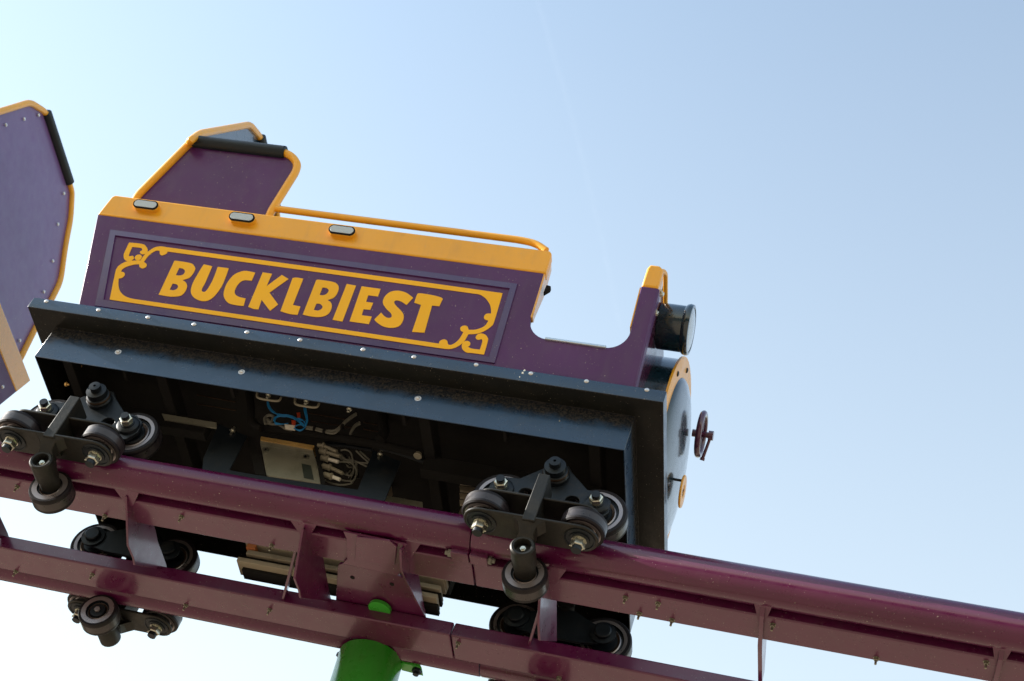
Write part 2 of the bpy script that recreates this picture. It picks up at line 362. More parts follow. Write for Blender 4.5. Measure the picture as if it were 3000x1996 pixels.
# bracket that carries the column head
bm = NB(); prism(bm, [onZ(c3(*p), 3.062) for p in ((600,505),(612,488),(640,480),(1150,590),(1195,610),(1235,650),(1405,930),(1400,1010),(580,840))], (0,0,.01))
obj('gusset_plate', bm, MAROON, TL, bevel=.001)
bm = NB(); prism(bm, [onZ(c3(*p), 2.992) for p in ((650,185),(1240,305),(1190,350),(1185,560),(1150,590),(640,480),(685,440),(680,250))], (0,0,.008))
obj('bracket_frame', bm, MAROON, TL, bevel=.001)
bm = NB(); prism(bm, [onZ(c3(*p), 2.984) for p in ((770,235),(1075,268),(1145,325),(1120,500),(755,450))], (0,0,.006))
obj('cover_plate', bm, MAROON, TL, bevel=.0015)
for q in ((735,608),(1100,670)):
    p = onZ(c3(*q), 3.0615); bm = NB(); lathe(bm, p, (0,0,-1), [(.0085, 0), (.0085, .001)], 14); obj('bolt_hole', bm, UNDER, TL)
for q in ((40,1120),(242,1187),(418,1189),(626,1255)): bolt(s2(*q), BZ[0], TL)
for q in ((37,1315),(213,1322),(428,1393),(621,1403),(843,1475)): bolt(s2(*q), BZ[0], TL)
# splice blocks under the near rail at the joint
def splice(parent, xa, xb, end):
    bm = NB(); box(bm, (xa, 3.892, 2.985), (xb, 3.935, 3.02)); obj('splice_block', bm, MAROON, parent, bevel=.003)
    bm = NB(); s = 1 if end > (xa+xb)/2 else -1
    hexnut(bm, (end, 3.914, 2.999), (s,0,0), .014, .012); cyl(bm, (end, 3.914, 2.999), (end+s*.022, 3.914, 2.999), .008, 12); obj('splice_bolt', bm, GREY, parent)
splice(TL, cuts[0]-.062, cuts[0]-.002, cuts[0]-.062)
for x in (cuts[3]-.25, cuts[3]-.03):
    pass
TR = track_section('track_section', 'maroon forward track section running clear of the car to the lower right', cuts[0], 7.0, cuts, False)
splice(TR, cuts[0]+.002, cuts[0]+.062, cuts[0]+.062)
tie(TR, T4, -1.04); head(TR, -1.03); brace(TR, onY(c4(1105,430), 3.935), onY(c4(878,1195), 4.371))
T5 = [(3.935, 2.998), (4.02, 2.96), (4.25, 2.965), (4.371, 3.03), (4.371, 3.062), (4.071, 3.062), (4.071, 3.0)]
T5 = [(3.905, 3.012), (3.93, 2.986), (4.08, 2.984), (4.371, 3.052), (4.371, 3.10), (4.071, 3.10), (3.95, 3.058), (3.935, 3.02)]
for x in (-.357, .352, 1.03, 1.71, 2.4, 3.1): tie(TR, T5, x+.007, .014); head(TR, x, .028)
for q in ((1440,1375),(1515,1389),(1472,1412),(1547,1427),(1779,1438),(2017,1515),(2270,1524)): bolt(s2(*q), BZ[0], TR)
for q in ((1055,1480),(1287,1560)): bolt(s2(*q), BZ[0], TR)

# ---------------------------------------------------------------- green column
t = thing('support_column', 'round bright green steel column holding up the maroon track', 'column', (-1.28, 4.63, -HZ))
bm = NB(); top = Vector((-1.742, 4.606, 2.9995)); d = Vector((.10, 0, -1)).normalized()
bot = top + d*((top.z+HZ)/abs(d.z)+.05)
lathe(bm, bot, top-bot, [(.116, 0), (.116, (top-bot).length-.002), (.115, (top-bot).length)], 56); obj('shaft', bm, GREEN, t)
bm = NB(); pc = onZ((1106,1757), 3.045); lathe(bm, (pc.x, pc.y+.054, 3.043), (0,0,1), [(.041,0),(.041,.012)], 32); obj('head_flange', bm, GREEN, t)
bm = NB(); xs_ = top.x+.02
prism(bm, [(xs_+.09, 4.60, 3.005), (xs_+.175, 4.60, 3.0), (xs_+.16, 4.60, 3.018), (xs_+.09, 4.60, 3.03)], (0, .05, 0)); obj('saddle_plate', bm, GREEN, t, bevel=.002)
for sx in (-.135, .155):
    bm = NB(); c = Vector((xs_+sx, 4.62, 3.005)); hexnut(bm, c, (0,0,-1), .019, .016); cyl(bm, c, c-Vector((0,0,.026)), .011, 12); obj('saddle_bolt', bm, CASTB, t)
bm = NB(); lathe(bm, (bot.x, bot.y, -HZ), (0,0,1), [(.2, 0), (.2, .02)], 32); obj('base_plate', bm, GREEN, t)

# ---------------------------------------------------------------- ride cars
def mir(p): return Vector((p[0], 2*YC-p[1], p[2]))
def prismM(bm, pts, off, mirror):
    if mirror: pts = [mir(p) for p in pts]; off = (off[0], -off[1], off[2])
    return prism(bm, pts, off)

def bogie(parent, xc, o):
    """o=-1 near rail, +1 far rail; the frame is the part, wheels and nuts its sub-parts"""
    yr = YN if o < 0 else YF
    def Y(d): return yr + o*d            # d = distance outward from the rail centre line
    ax = Vector((0, o, 0))
    bm = NB()
    # rocker plate (vertical, outside the road wheels)
    y0 = Y(.062)
    pl = [(-.205,3.205),(-.20,3.255),(-.165,3.28),(-.115,3.285),(-.05,3.345),(-.03,3.372),(.03,3.372),(.05,3.345),(.115,3.285),(.165,3.28),(.20,3.255),(.205,3.205),(.18,3.165),(.13,3.15),(.04,3.165),(-.04,3.165),(-.13,3.15),(-.18,3.165)]
    t = bmesh.new(); es = []
    loops = [pl]+[[(cx+.024*math.cos(k*math.pi/9), 3.228+.020*math.sin(k*math.pi/9)) for k in range(18)] for cx in (-.078, .078)]
    for lp in loops:
        vs = [t.verts.new((xc+p[0], y0, p[1])) for p in lp]
        es += [t.edges.new((vs[i], vs[(i+1) % len(vs)])) for i in range(len(vs))]
    bmesh.ops.triangle_fill(t, use_beauty=True, edges=es)
    r = bmesh.ops.extrude_face_region(t, geom=t.faces[:])
    bmesh.ops.translate(t, verts=[g for g in r['geom'] if isinstance(g, bmesh.types.BMVert)], vec=(0, -o*.016, 0))
    me = bpy.data.meshes.new('tmp'); t.to_mesh(me); t.free(); bm.from_mesh(me); bpy.data.meshes.remove(me)
    rocker = obj('bogie_frame', bm, CASTB, parent, bevel=.002)
    # inner cheek plate with hub bosses
    bm = NB(); yi = Y(-.052)
    pi_ = [(-.20,3.205),(-.185,3.25),(-.13,3.265),(-.05,3.30),(.05,3.30),(.13,3.265),(.185,3.25),(.20,3.205),(.17,3.18),(.10,3.17),(-.10,3.17),(-.17,3.18)]
    prism(bm, [(xc+a*.86, yi, z) for a, z in pi_], (0, -o*.012, 0)); inner = obj('cheek_plate', bm, CASTB, rocker, bevel=.002)
    for sx in (-.16, .16):
        bm = NB(); lathe(bm, (xc+sx, yi-o*.012, 3.225), -ax, [(.046,0),(.046,.008),(.030,.010),(.030,.022),(.026,.025)], 28); obj('bearing_cap', bm, CASTB, rocker)
    # yoke: post, two horizontal arms, neck and upstop boss
    bm = NB()
    yp = Y(.196)
    prism(bm, [(xc-.021, yp, 3.008), (xc+.021, yp, 3.008), (xc+.019, yp, 3.205), (xc-.019, yp, 3.205)], (0, -o*.10, 0))
    for z0, ext, hw in ((3.112, .150, .050), (3.018, .160, .060)):
        n = 12; pts = []
        yc_ = Y(.134)
        for sgn in (1, -1):
            a0 = -90 if sgn > 0 else 90
            for k in range(n+1):
                a = math.radians(a0+180*k/n); pts.append((xc+sgn*ext+hw*math.cos(a)*1.0, yc_+hw*math.sin(a), z0))
        prism(bm, pts, (0, 0, .010))
    prism(bm, [(xc-.060, Y(.193), 3.024), (xc+.060, Y(.193), 3.024), (xc+.030, Y(.186), 3.000), (xc+.024, Y(.168), 2.978), (xc+.030, Y(.152), 2.966), (xc-.030, Y(.152), 2.966), (xc-.024, Y(.168), 2.978), (xc-.030, Y(.186), 3.000)], (0, -o*.055, 0))
    yoke = obj('wheel_yoke', bm, CAST, rocker, bevel=.003)
    bm = NB()
    lathe(bm, (xc, Y(.158), 2.937), -ax, [(.014, .03), (.024, .028), (.026, .005), (.028, .001), (.035, 0), (.0395, .005), (.0395, .084), (.035, .094), (.035, .13)], 32)
    obj('upstop_arm', bm, CAST, rocker)
    bm = NB(); c = Vector((xc, Y(.135), 2.937)); cyl(bm, c, c+ax*.012, .006, 12); hexnut(bm, c, ax, .011, .008); obj('lock_nut', bm, ZINC, rocker)
    def wheel(nm, c, a, R, wd, hub=True):
        """a = axis pointing to the face that shows"""
        bm = NB()
        h = wd*.5
        half = [(R,.5,0),(R,.80,0),(R*.95,1,0),(R*.84,1,1),(R*(.72 if nm != 'upstop_wheel' else .60),.99,3),(R*(.715 if nm != 'upstop_wheel' else .595),.72,3),(R*.62 if nm != 'upstop_wheel' else R*.52,.72,1),(R*.58 if nm != 'upstop_wheel' else R*.48,.80,2),(R*.50 if nm != 'upstop_wheel' else R*.42,.72,3),(R*.46 if nm != 'upstop_wheel' else R*.38,.95,3),(R*.20,.97,3)]
        mir_ = half[::-1]; prof = []
        for k_, (r_, q_, m_) in enumerate(mir_):
            nx = mir_[k_+1][2] if k_+1 < len(mir_) else 4
            prof.append((r_, -h*q_, nx))
        prof += [(r_, h*q_, m_) for r_, q_, m_ in half]
        lathe(bm, Vector(c), a, prof, 48)
        if nm == 'upstop_wheel': hexnut(bm, Vector(c)-Vector(a)*h*.95, -Vector(a), R*.16, R*.12, 1)
        return obj(nm, bm, [TYRE, RING, RUST, CASTB, WORN], rocker)
    for sx in (-.16, .16):
        wheel('road_wheel', (xc+sx, Y(0), 3.225), ax, .101, .062)
        c = Vector((xc+sx, Y(.062), 3.225)); bm = NB()
        lathe(bm, c, ax, [(.042, 0), (.040, .010), (.030, .016)], 28); obj('bearing_cap', bm, CASTB, rocker)
        bm = NB(); lathe(bm, c+ax*.016, ax, [(.026,0,1),(.026,.004,1),(.021,.005,0),(.021,.008,0)], 24); hexnut(bm, c+ax*.024, ax, .023, .018); cyl(bm, c+ax*.03, c+ax*.056, .0145, 16, 1); obj('axle_nut', bm, [ZINC, CASTB], rocker)
        # guide wheel, axle vertical
        g = (xc+sx, Y(.060+.074), 3.066)
        wheel('guide_wheel', g, (0,0,-1), .074, .052)
        c = Vector((g[0], g[1], 3.018)); dn = Vector((0,0,-1)); bm = NB()
        lathe(bm, c, dn, [(.050,-.001,0),(.050,.003,0),(.046,.004,0),(.044,.001,0),(.034,.001,0),(.033,.005,0),(.026,.005,0)], 32, cap=True); obj('bearing_cap', bm, CASTB, rocker)
        bm = NB(); lathe(bm, c+dn*.004, dn, [(.024,0,0),(.024,.004,0)], 24); hexnut(bm, c+dn*.008, dn, .0235, .026); cyl(bm, c+dn*.03, c+dn*.048, .0165, 16, 1)
        cyl(bm, c+dn*.032+Vector((-.025,-.002,0)), c+dn*.032+Vector((.025,.002,0)), .0025, 8, 0); obj('axle_nut', bm, [ZINC, CASTB], rocker)
        # lightening pads between the arms
    wheel('upstop_wheel', (xc, Y(.0) , 2.930), ax, .0735, .066)
    # swing pivot
    bm = NB(); c = Vector((xc, Y(.03), 3.318))
    lathe(bm, c, ax, [(.045,0,0),(.045,.045,0),(.041,.05,1),(.043,.056,1),(.041,.06,0),(.036,.062,0),(.036,.085,0),(.020,.088,0),(.020,.108,0),(.005,.109,0),(.005,.10,0)], 36)
    obj('pivot_pin', bm, [CASTB, RUST], rocker)
    bm = NB(); cyl(bm, c-ax*.11, c, .03, 20); obj('pivot_axle', bm, UNDER, rocker)
    return rocker

# ---- the first car, dressed as a little steam engine
L = thing('ride_car', 'leading purple locomotive-shaped coaster car with yellow lettered sign on its side', 'coaster car', (-1.95, YC, RZ+.06), 'coaster cars of one train')
LT = .276; LN = Vector((0, 1, LT)); LD = 3.68 + LT*3.617
def lean(p, off=0.0): return onP(p, LN, LD-off)
LO = Vector((0, -1, -LT)).normalized()      # outward normal of the near side
k1 = crop(0, 250, 900/2016); k2 = crop(800, 550, 900/2352); k3 = crop(1500, 700, 700/1829)
TH = .028
def side_outline():
    ps = [(228,905), (286,629)]
    pts = [lean(p) for p in ps]
    zb = 4.02
    # band line to the front, window cut-out, front pillar
    z = lambda zz, x: Vector((x, (LD-LT*zz), zz))
    A = [z(3.60,-2.98), z(zb,-3.08), z(zb,-1.314), z(3.86,-1.314)]
    for k in range(9):
        a = math.radians(180+90*k/8); A.append(z(3.84+.075*math.sin(a), -1.239+.075*math.cos(a)))
    for k in range(9):
        a = math.radians(270+90*k/8); A.append(z(3.84+.075*math.sin(a), -1.035+.075*math.cos(a)))
    A += [z(4.02,-.962), z(4.02,-.902), z(3.60,-.900)]
    return A
def side_z(x, zz): return Vector((x, LD-LT*zz, zz))
bandp = [side_z(-3.08,4.02), side_z(-3.056,4.105), side_z(-3.045,4.114), side_z(-1.316,4.114), side_z(-1.306,4.106), side_z(-1.306,4.02)]
capp = [side_z(-.962,4.02), side_z(-.958,4.095), side_z(-.950,4.112), side_z(-.915,4.112), side_z(-.900,4.098), side_z(-.902,4.02)]
INW = Vector((0, 1, 0))
for mr in (False, True):
    bm = NB(); prismM(bm, side_outline(), INW*TH, mr); obj('side_panel', bm, PURPLE, L, bevel=.003)
    bm = NB(); prismM(bm, [p-INW*.0015 for p in bandp], INW*(TH+.012), mr); obj('side_band', bm, YELLOW, L, bevel=.006, seg=3)
    bm = NB(); prismM(bm, [p-INW*.0015 for p in capp], INW*(TH+.020), mr); obj('pillar_cap', bm, YELLOW, L, bevel=.008, seg=3)
    # yellow painted reveals of the cab opening and the leading edge
    bm = NB(); pp = [side_z(-1.3135, 4.018), side_z(-1.3135, 3.85), side_z(-1.3095, 3.85), side_z(-1.3095, 4.018)]
    prismM(bm, [p+INW*.004 for p in pp], INW*(TH+.004), mr); obj('door_reveal', bm, YELLOW, L)
    bm = NB(); prismM(bm, [p+INW*.004 for p in [side_z(-.9625,4.018), side_z(-.9625,3.86), side_z(-.9665,3.86), side_z(-.9665,4.018)]], INW*(TH+.004), mr); obj('door_reveal', bm, YELLOW, L)
    for xx, d in ((-1.3085, -1), (-.9015, -1)):
        bm = NB(); pp = [(xx, side_z(0,4.108).y+.006, 4.106), (xx, side_z(0,4.1).y+.075, 4.100), (xx, side_z(0,4.0).y+.08, 4.00), (xx, side_z(0,3.86).y+.034, 3.84), (xx, side_z(0,3.86).y+.006, 3.84)]
        prismM(bm, [Vector(p) for p in pp], (-.05, 0, 0), mr); obj('post_face', bm, YELLOWG, L, bevel=.004)
    # leading edge turned in
    bm = NB(); prismM(bm, [side_z(-.902,3.60)+INW*.002, side_z(-.902,4.02)+INW*.002, side_z(-.897,4.02)+INW*.006, side_z(-.897,3.60)+INW*.006], INW*.04, mr); obj('pillar_edge', bm, PURPLE, L)
    # sill strip
    a = side_z(-1.243, 3.765); b = side_z(-1.028, 3.765)
    bm = NB(); prismM(bm, [a-INW*.006+Vector((0,0,-.006)), b-INW*.006+Vector((0,0,-.006)), b-INW*.006+Vector((0,0,.004)), a-INW*.006+Vector((0,0,.004))], INW*.045, mr); obj('sill_strip', bm, SILVER, L, bevel=.002)
    # small dark latch on the inner front edge of the long side
    bm = NB(); q = side_z(-1.300, 3.985)+INW*.022; prismM(bm, [q+Vector((0,0,-.03)), q+Vector((.018,0,-.004)), q+Vector((.018,0,.01)), q+Vector((0,0,.014))], INW*.02, mr); obj('door_latch', bm, UNDER, L, bevel=.003)
# sign
def sg(off): return lambda p: lean(p, 0)+LO*off
outer = [k1(725,950), k2(1875,740), k2(1700,1350), k1(622,1452)]
inner = [k1(762,995), k2(1810,782), k2(1652,1300), k1(688,1412)]
bm = NB()
fo = [sg(.001)(p) for p in outer]; fm = [sg(.005)((p[0]+(q[0]-p[0])*.05, p[1]+(q[1]-p[1])*.05)) for p, q in zip(outer, inner)]
fi = [sg(.0075)((p[0]+(q[0]-p[0])*.92, p[1]+(q[1]-p[1])*.92)) for p, q in zip(outer, inner)]; fb = [sg(.0012)(p) for p in inner]
rows = [[bm.verts.new(p) for p in r] for r in (fo, fm, fi, fb)]
for i in range(3):
    for k in range(4): bm.faces.new((rows[i][k], rows[i][(k+1) % 4], rows[i+1][(k+1) % 4], rows[i+1][k])).material_index = 1 if i == 1 else 0
bm.faces.new(rows[3])
signf = obj('sign_board', bm, [PURPLE, PURPLEF], L, ang=20)
A = crop(300, 690, 400/2357); B = crop(660, 740, 400/2357); Cc = crop(960, 790, 380/2357); D = crop(1260, 820, 240/1568)
def tr(c, pts): return [(*c(p[0], p[1]), *p[2:]) for p in pts]
LET = {
 'letter_b': (A, [[(975,1030,1),(1240,460,1),(1275,445),(1520,485),(1585,530),(1605,590),(1560,680),(1500,740),(1385,780,1),(1440,815),(1465,880),(1440,960),(1385,1030),(1300,1060),(1160,1062)],
                 [(1330,567,1),(1400,585),(1430,630),(1400,680),(1340,700),(1270,695,1)], [(1215,838,1),(1280,850),(1310,885),(1290,930),(1230,955),(1165,942,1)]]),
 'letter_u': (A, [[(1900,540,1),(1780,820),(1725,920),(1720,965),(1750,983),(1800,960),(1870,850),(1920,750),(1995,550,1),(2185,575,1),(2130,730),(2060,890),(1950,1040),(1850,1120),(1740,1142),(1620,1105),(1550,1040),(1530,960),(1560,840),(1640,690),(1745,520),(1775,512)]]),
 'letter_c': (B, [[(520,355,1),(460,495,1),(330,487),(250,530),(190,610),(165,690),(190,745),(260,780),(355,800,1),(320,930,1),(200,918),(59,880),(-16,785),(-21,685),(29,545),(139,405),(250,345),(360,325)]]),
 'letter_k': (B, [[(400,945,1),(650,350,1),(810,375,1),(715,590,1),(980,395,1),(1095,465,1),(765,700,1),(915,905,1),(775,1015,1),(630,825,1),(575,990,1),(490,980)]]),
 'letter_l': (B, [[(955,1020,1),(1165,450,1),(1230,440),(1350,460,1),(1170,915,1),(1300,940,1),(1250,1085,1),(1100,1065)]]),
 'letter_b2': (B, [[(1340,1080,1),(1570,490,1),(1620,478),(1860,515),(1940,560),(1960,630),(1930,720),(1870,790),(1765,828,1),(1825,870),(1842,940),(1810,1030),(1740,1095),(1620,1122),(1480,1110)],
                 [(1680,612,1),(1750,620),(1788,660),(1760,715),(1700,745),(1630,742,1)], [(1575,890,1),(1640,895),(1682,940),(1660,985),(1600,1010),(1530,998,1)]]),
 'letter_i': (B, [[(1855,1170,1),(2100,550,1),(2260,580,1),(2025,1200,1)]]),
 'letter_e': (Cc, [[(400,950,1),(620,312,1),(965,360,1),(915,498,1),(740,475,1),(700,595,1),(830,612,1),(775,740,1),(655,728,1),(620,838,1),(805,862,1),(750,1000,1)]]),
 'letter_s': (Cc, [[(1555,520,1),(1435,652,1),(1340,590),(1250,568),(1210,600),(1250,670),(1340,760),(1385,850),(1360,960),(1290,1040),(1160,1068),(1010,1040),(900,970),(850,915,1),(975,790,1),(1040,860),(1110,888),(1165,865),(1150,800),(1060,710),(1005,610),(1040,500),(1140,415),(1280,392),(1430,430)]]),
 'letter_t': (Cc, [[(1575,610,1),(1620,480),(1660,440),(1800,455),(1960,485),(2060,515),(2095,540,1),(2030,675,1),(1900,660,1),(1770,1120),(1750,1152),(1535,1140,1),(1700,650,1)]]),
}
for k, (c, lps) in LET.items():
    bm = NB(); decal(bm, [smooth_loop(tr(c, lp)) for lp in lps], sg(.0014), LO*.0015)
    obj('letter', bm, YELLOWD, signf, smooth=False)
outerL = tr(A, [(130,1115,1),(222,665),(250,580),(300,520),(400,465),(500,445),(660,440,1),(740,330),(830,260),(920,210),(1020,198),(1120,212,1)]) + \
    tr(D, [(0,70,1),(1390,265,1),(1232,800),(1170,900),(1050,985),(900,1040),(735,1050,1),(650,1190),(540,1280),(430,1325),(340,1335),(200,1318,1)])
innerL = tr(A, [(1130,285,1),(1110,320),(1040,352),(1000,335),(990,272,1),(930,272),(850,315),(780,380),(720,465,1),(765,500),(758,550),(695,577),(645,550),(640,505,1),(560,510),(430,545),(350,590),(325,635,1),(375,645),(390,685),(350,735),(285,752,1),(280,850),(300,950),(360,1030),(450,1080),(560,1107,1)]) + \
    tr(D, [(170,1230,1),(190,1180),(260,1150),(325,1170),(345,1245,1),(400,1255),(490,1210),(570,1130),(640,1010,1),(590,980),(585,920),(650,885),(715,900),(740,965,1),(850,965),(950,940),(1050,890),(1120,790,1),(1050,765),(1035,710),(1080,660),(1170,655,1),(1165,550),(1130,450),(1050,350),(950,290),(840,272,1)])
bm = NB(); decal(bm, [smooth_loop(outerL), smooth_loop(innerL)], sg(.0014), LO*.0015); obj('scroll_border', bm, YELLOWD, signf, smooth=False)
bm = NB(); decal(bm, [smooth_loop(tr(A, [(465,130,1),(690,155),(760,200),(785,260),(765,310),(700,335),(655,310),(660,280),(690,265),(685,235),(650,220),(520,205,1),(460,350),(490,365),(530,360),(548,400),(510,440),(440,452),(385,420),(370,350),(390,290)]))], sg(.0014), LO*.0015)
decal(bm, [smooth_loop(tr(A, [(560,400),(590,350),(650,338),(685,370),(655,425),(600,438)]))], sg(.0014), LO*.0015)
obj('scroll_ornament', bm, YELLOWD, signf, smooth=False)
bm = NB(); decal(bm, [smooth_loop(tr(D, [(1035,1440,1),(1110,1170),(1100,1110),(1060,1060),(980,1035),(910,1055),(875,1110),(900,1150),(940,1155),(990,1145),(1000,1200),(955,1345,1),(800,1325),(735,1290),(765,1260),(770,1210),(720,1178),(650,1195),(610,1260),(625,1340),(700,1400),(800,1410)]))], sg(.0014), LO*.0015)
obj('scroll_ornament', bm, YELLOWD, signf, smooth=False)

# side marker lamps on the band
for q in ((426,598), (707.6,635), (1001,673)):
    c = lean(q, .026*(1+LT*LT)**.5) - LO*.026; ux = Vector((1,0,0)); uz = LO.cross(ux).normalized()
    def oval(r0, hl, o0):
        return [c+LO*o0+ux*((hl if math.cos(a) > 0 else -hl)+r0*math.cos(a))+uz*r0*math.sin(a) for a in [math.pi*2*(k+.5)/24 for k in range(24)]]
    bm = NB(); prism(bm, oval(.0195, .032, 0), LO*.020); lm = obj('marker_lamp', bm, YELLOW, L, bevel=.002)
    bm = NB(); prism(bm, oval(.0192, .032, .0201), LO*.005); obj('lamp_gasket', bm, UNDER, lm)
    bm = NB(); prism(bm, oval(.0145, .0315, .0252), LO*.002); obj('lamp_lens', bm, LENS, lm, bevel=.002)

# skirt: outer lip and inner apron around the whole car
X0, X1, Y0, Y1 = -3.156, -.786, 3.654, 4.806; x0, x1, y0, y1 = -3.066, -.882, 3.740, 4.720
bm = NB(); t_ = .004
def rect(xa, xb, ya, yb, z): return [bm.verts.new(p) for p in ((xa,ya,z),(xb,ya,z),(xb,yb,z),(xa,yb,z))]
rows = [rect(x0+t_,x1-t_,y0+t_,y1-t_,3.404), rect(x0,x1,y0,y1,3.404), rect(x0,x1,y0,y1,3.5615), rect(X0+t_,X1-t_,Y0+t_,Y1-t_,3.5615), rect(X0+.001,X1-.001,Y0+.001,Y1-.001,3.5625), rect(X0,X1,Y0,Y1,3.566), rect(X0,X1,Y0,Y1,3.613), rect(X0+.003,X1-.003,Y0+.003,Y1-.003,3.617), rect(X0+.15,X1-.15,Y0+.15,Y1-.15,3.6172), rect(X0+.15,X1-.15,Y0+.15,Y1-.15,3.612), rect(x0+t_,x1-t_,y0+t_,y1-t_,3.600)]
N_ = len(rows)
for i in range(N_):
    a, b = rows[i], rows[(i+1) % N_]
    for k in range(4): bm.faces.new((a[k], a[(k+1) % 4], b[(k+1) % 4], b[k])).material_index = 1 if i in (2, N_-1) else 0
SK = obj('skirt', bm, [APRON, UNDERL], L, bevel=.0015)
bm = NB(); box(bm, (-3.05, 3.76, 3.602), (-.90, 4.70, 3.6105)); obj('floor_pan', bm, UNDER, L)
for q in ((107,694),(227,714),(341,731),(447,747),(569,765),(691,783),(836,805),(953,822),(1096,840),(1222,860),(1350,878),(1489,898)):
    bm = NB(); dome(bm, onY(s2(*q), Y0), (0,-1,0), .0085, .005, 16); obj('rivet', bm, RIVET, SK)
for q in ((272,811),(556,857),(962,918)):
    p = onY(s2(*q), y0); bm = NB(); lathe(bm, p, (0,-1,0), [(.012,0),(.012,.0015)], 20); dome(bm, p+Vector((0,-.0015,0)), (0,-1,0), .0075, .006, 16); obj('rivet', bm, RIVET, SK)

# near and far hood sides, back panel and pads
kw = crop(380, 330, 540/2288)
WT = LT; WN = Vector((0, 1, WT)); WD = LD + .046
def wing(p): return onP(p, WN, WD)
HK = .2
def hood(parent, x0, seatmat=None, near_start=None):
    """reclined back panel with tube frame and crosswise pad; outline measured once on the rear car"""
    HX = -3.87
    def yz_(p):
        r = ray(*p); q = r*((HX+HK*4.1)/(r.x+HK*r.z)); return q
    def P3(y, z): return Vector((x0-HK*(z-4.1), y, z))
    a = yz_((133,326)); b = yz_((201,532)); padz = (a.z+b.z)/2; pw = (b.y-a.y)/2
    base = [(210,562),(206,640),(190,723),(176,826),(150,878),(106,955),(64,1040)]
    R_ = [(yz_(p).y, yz_(p).z) for p in base]
    R_.append((R_[-1][0]-.02, 3.95))
    Rr = [(YC+pw, padz)]+R_
    def yl_(p):
        r = ray(*p); q = r*((-2.775+HK*4.1)/(r.x+HK*r.z)); return (q.y, q.z)
    NL = [yl_(kw(752,352)), yl_(kw(870,262)), yl_(kw(1490,150)), (YC-pw, padz)]
    path = [P3(y, z) for y, z in NL] + [P3(y, z) for y, z in Rr]
    if not near_start:
        q0, q1 = yz_((0,327)), yz_((88,300)); qe = q0+(q0-q1)*1.2
        NL = [(qe.y+.06, 4.06), (qe.y, qe.z), (q0.y, q0.z), (q1.y, q1.z), (YC-pw, padz)]
        path = [P3(y, z) for y, z in NL] + [P3(y, z) for y, z in Rr]
    pane = [P3(3.74, 3.95), P3(NL[0][0]+.09, NL[0][1]-.02)] + path[1:] if near_start else path
    if near_start: path = [near_start] + path
    bm = NB(); tube(bm, fillet(path, .045, 4), .0155); obj('tube_frame', bm, YELLOW, parent)
    bm = NB(); prism(bm, [p+Vector((-.004,0,0)) for p in pane], (-.006, 0, 0)); bp = obj('back_panel', bm, seatmat or PURPLE2, parent, smooth=False)
    PL = 2*pw
    bm = NB(); lathe(bm, P3(YC-pw, padz), (0,1,0), [(.02,0),(.0265,.003),(.0265,PL-.003),(.02,PL)], 28); obj('foam_pad', bm, FOAM, parent)
    return [P3(y, z) for y, z in Rr], bp, padz
Rr, bp, padz = hood(L, -2.775, seatmat=BLACKCL, near_start=wing(kw(742,372)))
for mr in (False, True):
    f = (lambda p: mir(p)) if mr else (lambda p: Vector(p))
    rr = [wing(kw(*q)) for q in ((80,1052),(735,395),(775,362))]
    pad0 = wing(kw(800,362)); pad1 = wing(kw(1935,500)); 
    fr2 = [wing(kw(*q)) for q in ((2030,560),(2085,650),(2060,740),(1745,1245))]
    path = fillet([rr[0]+Vector((0,.035,-.08))]+[rr[0], rr[1]]+[pad0+Vector((-.0,0,0)), pad1]+fr2+[fr2[-1]+Vector((-.0,.045,-.1))], .03, 5)
    bm = NB(); tube(bm, [f(p) for p in path], .0155); obj('tube_frame', bm, YELLOW, L)
    bm = NB(); tube(bm, [f(p) for p in (pad0, pad1)], .0265, 28); obj('foam_pad', bm, FOAM, L, bevel=.004)
    bm = NB(); pp = [wing(kw(*q)) for q in ((70,1075),(735,380),(1980,540),(2050,600),(2060,720),(1730,1265))]
    prism(bm, [f(p+Vector((0,.004,0))) for p in pp], Vector((0, .006 if not mr else -.006, 0))); obj('wing_panel', bm, PURPLE, L)
    # grab rail along the top
    hp = [onY(q, 3.57) for q in ((808,612),(1000,637),(1525,704),(1570,714),(1606,738))]
    hp = [hp[0]+Vector((-.02,.0,0))]+hp[:-1]+[onY((1600,735), 3.57)]
    bm = NB(); tube(bm, [f(p) for p in fillet(hp, .05, 6)], .0135); obj('grab_rail', bm, YELLOW, L)
# link from the wing corner up to the back panel frame
# seats inside
for xs, in ((-2.9,), (-2.05,)):
    bm = NB(); prism(bm, [(xs, 3.80, 3.62), (xs, 3.80, 4.10), (xs+.05, 3.80, 4.10), (xs+.12, 3.80, 3.80), (xs+.45, 3.80, 3.82), (xs+.45, 3.80, 3.62)], (0, .86, 0)); obj('seat', bm, SEAT, L, bevel=.02)

